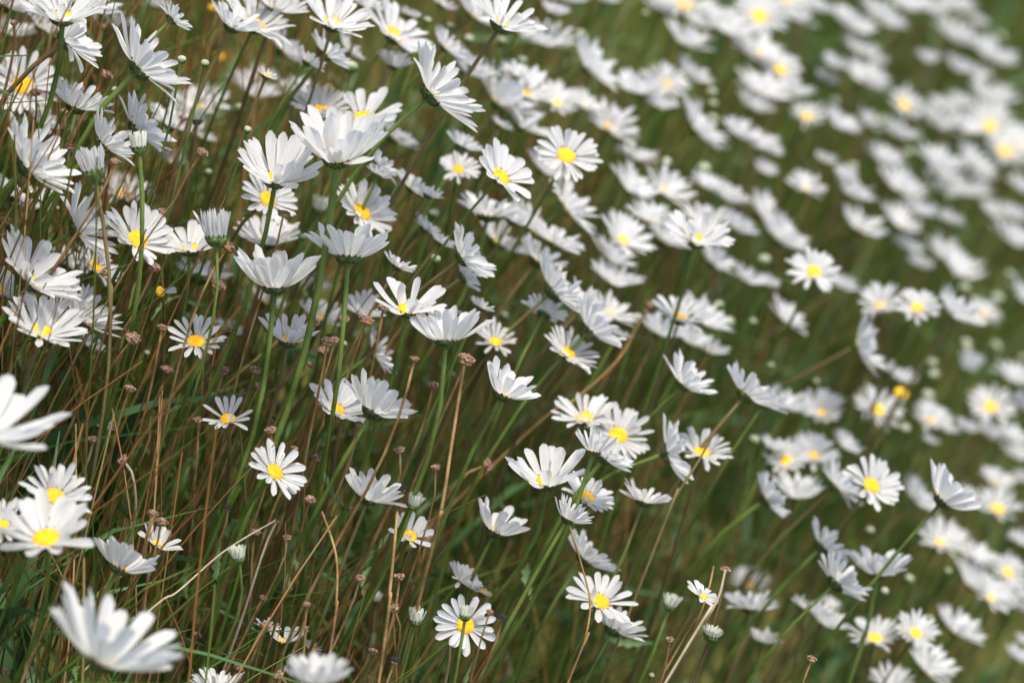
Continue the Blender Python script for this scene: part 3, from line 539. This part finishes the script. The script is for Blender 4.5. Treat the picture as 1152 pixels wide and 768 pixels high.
def strip_mass(name, mat_, P, r, H, W, lean, curl, kind_label, keep_d=1.84, seg=5):
    Cn, side, wv = blades(P, r, H, W, lean, curl, seg)
    v = Cn - CAMPOS; d = -(v @ CB)
    ok = d.min(axis=1) > keep_d
    Cn, side, wv = Cn[ok], side[ok], wv[ok]; n = len(Cn)
    V = np.stack([Cn - side * wv, Cn + np.cross(side, np.array([0, 0, 1.0])) * wv * .35, Cn + side * wv], 2)   # (n, seg, 3, 3): folded blade
    base = (np.arange(n) * seg * 3)[:, None, None]
    i = np.arange(seg - 1)[None, :, None] * 3 + np.arange(2)[None, None, :] + base
    Fc = np.stack([i, i + 1, i + 4, i + 3], -1).reshape(-1, 4)
    m = MB_(); m.v = [V.reshape(-1, 3)]; m.f = [Fc]; m.uv = [np.zeros((n * seg * 3, 2))]; m.n = n * seg * 3
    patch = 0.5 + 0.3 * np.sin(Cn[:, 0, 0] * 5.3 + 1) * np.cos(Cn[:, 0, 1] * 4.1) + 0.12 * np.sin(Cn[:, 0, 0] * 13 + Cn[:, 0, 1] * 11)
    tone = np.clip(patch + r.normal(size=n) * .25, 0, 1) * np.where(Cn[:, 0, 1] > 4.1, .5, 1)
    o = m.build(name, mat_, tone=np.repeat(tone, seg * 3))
    return tag(o, kind_label, kind='stuff'), n
def tube_mass(name, mat_, P, r, H, rad, lean, curl, label, keep_d=1.84, seg=8, sides=3):
    n = len(P); t = np.linspace(0, 1, seg)[None, :, None]
    dirn = UP - LEAN * lean * r.uniform(.4, 1.7, (n, 1)) + r.normal(size=(n, 3)) * 0.14; dirn /= np.linalg.norm(dirn, axis=1)[:, None]
    out = r.normal(size=(n, 3)) * .6 - LEAN * 0.5
    Cn = P[:, None, :] + dirn[:, None, :] * (H[:, None, None] * t) + out[:, None, :] * (curl * H[:, None, None] * (t ** 2 - .2 * t))
    kn = (r.random(n) < .14)[:, None, None]; kt = r.uniform(.4, .85, (n, 1, 1)); kd = np.clip(r.normal(size=(n, 1, 3)) * .4, -.6, .6); kd[..., 2] = -abs(kd[..., 2]) * .8
    Cn = Cn + kn * np.clip(t - kt, 0, 1) * H[:, None, None] * kd
    v = Cn - CAMPOS; d = -(v @ CB); ok = (d.min(axis=1) > keep_d) & (d.max(axis=1) < 5.0); Cn = Cn[ok]; n = len(Cn); rad = rad[ok]
    a = np.arange(sides) * 2 * math.pi / sides
    ring = np.stack([np.cos(a), np.sin(a), 0 * a], -1)[None, None]
    V = Cn[:, :, None, :] + ring * (rad[:, None, None, None] * (1 - .3 * t[..., None]))
    base = (np.arange(n) * seg * sides)[:, None, None]
    i = np.arange(seg - 1)[None, :, None] * sides + base
    q = np.arange(sides)[None, None, :]; q2 = (q + 1) % sides
    Fc = np.stack([i + q, i + q2, i + q2 + sides, i + q + sides], -1).reshape(-1, 4)
    m = MB_(); m.v = [V.reshape(-1, 3)]; m.f = [Fc]; m.uv = [np.zeros((n * seg * sides, 2))]; m.n = n * seg * sides
    patch = .5 + .2 * np.sin(Cn[:, 0, 0] * 6 + 2) * np.cos(Cn[:, 0, 1] * 5)
    tone = np.clip(patch + r.normal(size=n) * .25, 0, 1)
    return tag(m.build(name, mat_, tone=np.repeat(tone, seg * sides)), label, kind='stuff')
P, r = scatter(19000, 11, 0, 0); n = len(P)
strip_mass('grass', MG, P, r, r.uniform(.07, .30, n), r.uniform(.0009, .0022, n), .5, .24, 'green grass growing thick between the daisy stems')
P, r = scatter(7000, 12, 0, 0); n = len(P)
strip_mass('leaf_undergrowth', ML, P, r, r.uniform(.05, .24, n), r.uniform(.003, .008, n), .6, .5, 'small green leaves low among the stems', seg=5)
P, r = scatter(17000, 13, 0, 0)
px_, _, _ = project(P); P = P[r.random(len(P)) < np.clip(1.15 - px_ / 900, .28, 1)]; n = len(P)
tube_mass('dry_stalks', MDS, P, r, r.uniform(.15, .385, n), r.uniform(.0004, .0012, n) * 1.05, .45, .22, 'brown dry stalks standing among the grass')
P, r = scatter(6500, 14, 0, 0); n = len(P)
tube_mass('green_stalks', MGS, P, r, r.uniform(.17, .38, n), r.uniform(.0007, .0013, n), .55, .18, 'green flower stalks standing among the grass')
# ------------------------------------------------------------------ labels
LAND = {
 'A1': 'the daisy atop the thick green stem', 'A3': 'the tilted daisy above a half-open one', 'B22': 'the deep-cupped daisy on the thickest stem', 'B23': 'the fan-shaped cup left of it',
 'F3': 'the fringed side-on daisy', 'F7': 'the wide-petalled central daisy', 'J2': 'the cupped daisy among brown knobs', 'J4': 'the orange-disc daisy beside brown stalks',
 'I6': 'the small spiky daisy', 'M3': 'the near yellow-eyed daisy', 'M4': 'the huge blurred daisy', 'K1': 'the crown-like daisy', 'K3': 'the yellow-eyed daisy of the pair',
 'K5': 'the sideways-facing daisy', 'N1': 'the flat daisy behind a bud', 'P3': 'the orange-centred daisy', 'P6': 'the tiny yellow-centred daisy', 'C7': 'the flat yellow-eyed daisy',
 'G4': 'the broad soft fan daisy', 'H8': 'the round yellow-eyed blurred daisy', 'H10b': 'the middle daisy of the row', 'H12': 'the vertical edge-on daisy', 'L13': 'the sharp-rayed tilted daisy',
 'L17': 'the large cupped slanting daisy', 'L5y': 'the petalless yellow disc', 'L9': 'the yellow-eyed daisy by the edge', 'Q3': 'the low crown-like pair daisy', 'Q12': 'the yellow-eyed daisy below',
 'D8': 'the round white ball bloom', 'D12': 'the lone corner daisy', 'C12': 'the yellow-eyed daisy at the top', 'D15b': 'the small yellow-eyed blur', 'C4': 'the slanting edge-on daisy', 'B13': 'the bright daisy on a bent stem',
 'B19': 'the flat daisy behind the cup', 'J3': 'the lone tilted sharp daisy', 'E10': 'the big leaning daisy', 'E7': 'the wide-rayed yellow-eyed daisy', 'B3': 'the cut-off daisy on a brown stem', 'L3': 'the soft dome-like daisy'}
OWN = {
 'A1': 'bright daisy cut by the top edge, standing on the thick upright green stem', 'A3': 'sharp daisy tilted up to the right, dark green calyx and thick pale green stem showing',
 'B22': 'large deep-cupped daisy on the thickest green stem, its disc almost hidden', 'B23': 'large cupped daisy with narrow upright petals, beside the deep-cupped one',
 'B19': 'flat open daisy with broad yellow disc just behind the deep-cupped daisy', 'B20': 'small yellow-eyed daisy half hidden behind the deep-cupped daisy', 'F3': 'sharp side-on daisy with ragged fringe of upright petals and dark calyx, on a pale stem',
 'F4': 'dense cup-shaped daisy with two slivers of yellow disc, on a vertical green stem', 'F7': 'open daisy with few wide petals, upper one of the overlapping central pair', 'F8': 'side-on cupped daisy, lower one of the overlapping central pair',
 'J1': 'open yellow-centred daisy behind brown stalks, beside the cupped daisy among knobs', 'J2': 'big cupped side-on daisy between two brown seed heads, petals swept right', 'J3': 'sharp tilted daisy alone against brown, petals fanned to the right',
 'J4': 'flat open daisy with large orange-yellow disc beside the brown stalks', 'J5': 'small sharp side-on daisy beside a dark seed head', 'I6': 'small spiky daisy with narrow separate petals and round yellow disc', 'E18': 'spiky narrow-petalled daisy with yellow disc above the brown seed heads',
 'E8': 'half-open daisy with square-cut upright petals above a bright green calyx', 'A10': 'half-open daisy shaped like a brush on a dark stem', 'A6': 'cream half-open daisy tucked under a larger tilted daisy',
 'E6': 'open daisy tilted right with yellow disc and one petal folded over it', 'E7': 'low wide daisy with spread rays and yellow disc, beside the green-calyx bloom', 'E10': 'large leaning daisy with long petals swept up and right near the left edge',
 'E12': 'large spreading daisy with ragged petals, lowest of the left-edge cluster', 'E17': 'small yellow disc with a single white petal left', 'M3': 'near daisy with many raised petals and big yellow disc, low at the left',
 'M4': 'huge blurred white daisy seen from the side at the bottom edge', 'I1': 'huge out-of-focus daisy cut off by the left edge', 'I2': 'daisy with orange disc behind the near yellow-eyed daisy', 'M1': 'side-on cupped daisy with six blunt petals beside the near yellow-eyed one',
 'M2': 'small sparse daisy under two brown seed heads', 'M7': 'ragged half-open bud with one upright petal, beside the pale slanting stalk', 'N1': 'flat round daisy facing forward, a bud in front of its yellow disc',
 'N7': 'half-open bud with green calyx in front of the flat round daisy', 'N4': 'half-open bud with ragged white tip standing among brown stalks', 'N3': 'blurred daisy tip poking up at the bottom edge', 'K1': 'crown-like daisy with raised front petals hiding half its disc',
 'K2': 'open daisy with yellow disc, left one of the soft yellow-eyed pair', 'K3': 'open round daisy with yellow disc, right one of the soft yellow-eyed pair', 'K4': 'small many-petalled side-on daisy in front of the yellow-eyed pair', 'K5': 'daisy facing right, seen edge-on with long separate petals',
 'K6': 'yellow-eyed daisy crossed by a reddish stalk', 'K10': 'small many-petalled tuft daisy under the crown-like daisy', 'P3': 'open daisy with orange-yellow centre crossed by a thin brown stalk', 'P4': 'downswept side-on daisy directly under the orange-centred daisy',
 'P6': 'tiny daisy with slanted yellow centre beside the forked brown stalks', 'P7': 'closed half-grown head with short cream petals beside the forked stalks', 'P5': 'half-open white tuft on a bright green stem beside the orange-centred daisy',
 'C7': 'flat wide-open daisy facing forward with clear yellow disc, upper middle', 'F18': 'daisy tilted right with few broad petals and yellow disc, beside the flat wide-open one', 'G4': 'broad fan-like soft daisy with bright yellow disc',
 'H8': 'round blurred daisy facing forward with deep yellow eye above the row', 'H10': 'blurred yellow-eyed daisy at the start of the short row', 'H10b': 'blurred yellow-eyed daisy in the middle of the short row', 'H10c': 'blurred slanted daisy ending the short row',
 'H12': 'blurred daisy standing vertically edge-on, alone below the row', 'L13': 'sharp-rayed daisy with big yellow disc tilted forward on a green stem', 'L17': 'large white cupped daisy with long slanting stem near the right edge',
 'L5y': 'bare yellow disc that has lost its petals, under a small white daisy', 'L5z': 'small orange disc without petals beside a pale bud', 'Q2': 'side-on daisy leaning right on a curved green stem, low at the right',
 'Q3': 'wide white crown-like daisy crossed by a thin dark stem', 'Q11': 'soft daisy with low yellow disc, left one of the bottom pair', 'Q12': 'soft daisy with yellow disc, right one of the bottom pair',
 'C4': 'blurred daisy seen edge-on as a slanting white bar', 'C14': 'blurred edge-on daisy slanting down beside three stacked pale buds', 'B13': 'bright daisy near the top edge on a long bent brownish stem', 'B14': 'tall sideways daisy with layered petals hanging under the bright bent-stemmed one',
 'D8': 'round white ball-like blurred bloom alone near the top right', 'D12': 'blurred yellow-based daisy alone on green near the top right corner', 'A8': 'open daisy with large orange disc near the upper left edge', 'B3': 'daisy cut by the top edge on a dark arching stem', 'L7': 'round white ball-like bloom under two pale rings of bud'}
NUM = ['', 'one', 'two', 'three', 'four', 'five', 'six', 'seven', 'eight', 'nine']
pos = {i['id']: (i['px'], i['py']) for _, i in ITEMS if i['id']}
def look(i):
    k = i['kind']
    foc = 'sharp' if abs(i['d'] - 2.04) < .13 else ('soft' if i['d'] < 2.4 and i['d'] > 1.8 else 'blurred')
    if k == 'seed': return ['small', 'knobbly', 'flat-topped'][int(i['D']) % 3] + ' brown seed head'
    if k == 'dark seed': return 'dark seed head'
    if k == 'bud': return foc + ' pale round bud'
    if k == 'half_open_daisy': return foc + ' half-open daisy'
    if k == 'eye': return foc + ' petalless yellow disc'
    sz = 'tiny ' if i['D'] < 36 else ''
    v = 'yellow-eyed' if i['el'] >= 22 else ('edge-on' if i['cup'] < 19 and i['el'] < 12 else ('cupped' if i['cup'] >= 28 else 'side-on'))
    return f'{sz}{foc} {v} white daisy'
used = set()
def rel(i, key, unit):
    dx = i['px'] - pos[key][0]; dy = i['py'] - pos[key][1]
    a, b = round(abs(dx) / unit), round(abs(dy) / unit)
    if a > 9 or b > 9: return None
    w = 'heads' if unit > 30 else 'half-heads'
    h = f"{NUM[a]} right" if dx > 0 else f"{NUM[a]} left"
    v = f"{NUM[b]} above" if dy < 0 else f"{NUM[b]} below"
    first = NUM[a] + (' head' if a == 1 else ' heads') + (' right' if dx > 0 else ' left')
    if a and b: return f"{first} and {v} {LAND[key]}"
    if a: return f"{first} of {LAND[key]}"
    if b: return f"{NUM[b]}{' head' if b == 1 else ' heads'} {'above' if dy < 0 else 'below'} {LAND[key]}"
    return f"touching {LAND[key]}"
import re
for o, i in ITEMS:
    lab = OWN.get(i['id'])
    if lab: used.add(lab)
for o, i in sorted(ITEMS, key=lambda t: -t[1]['D']):
    lab = OWN.get(i['id'])
    if not lab:
        near = sorted((k for k in LAND if k in pos and k != i['id']), key=lambda k: (pos[k][0] - i['px']) ** 2 + (pos[k][1] - i['py']) ** 2)
        for unit in (60,):
            for k in near[:12]:
                rr = rel(i, k, unit)
                if rr is None: continue
                c = look(i) + ' ' + rr
                if len(re.findall(r"[A-Za-z0-9][A-Za-z0-9'-]*", c)) > 16: c = c.replace(' white daisy', ' daisy', 1)
                if len(re.findall(r"[A-Za-z0-9][A-Za-z0-9'-]*", c)) > 16: continue
                if c not in used: lab = c; break
            if lab: break
    if not lab: lab = look(i) + ' among the others'
    used.add(lab); o['label'] = lab
    k = i['kind']
    o['group'] = {'daisy': 'daisies in bloom on the bank', 'eye': 'daisies in bloom on the bank', 'half_open_daisy': 'half-open daisies', 'bud': 'round daisy buds', 'seed': 'dried brown seed heads', 'dark seed': 'dried brown seed heads'}[k]
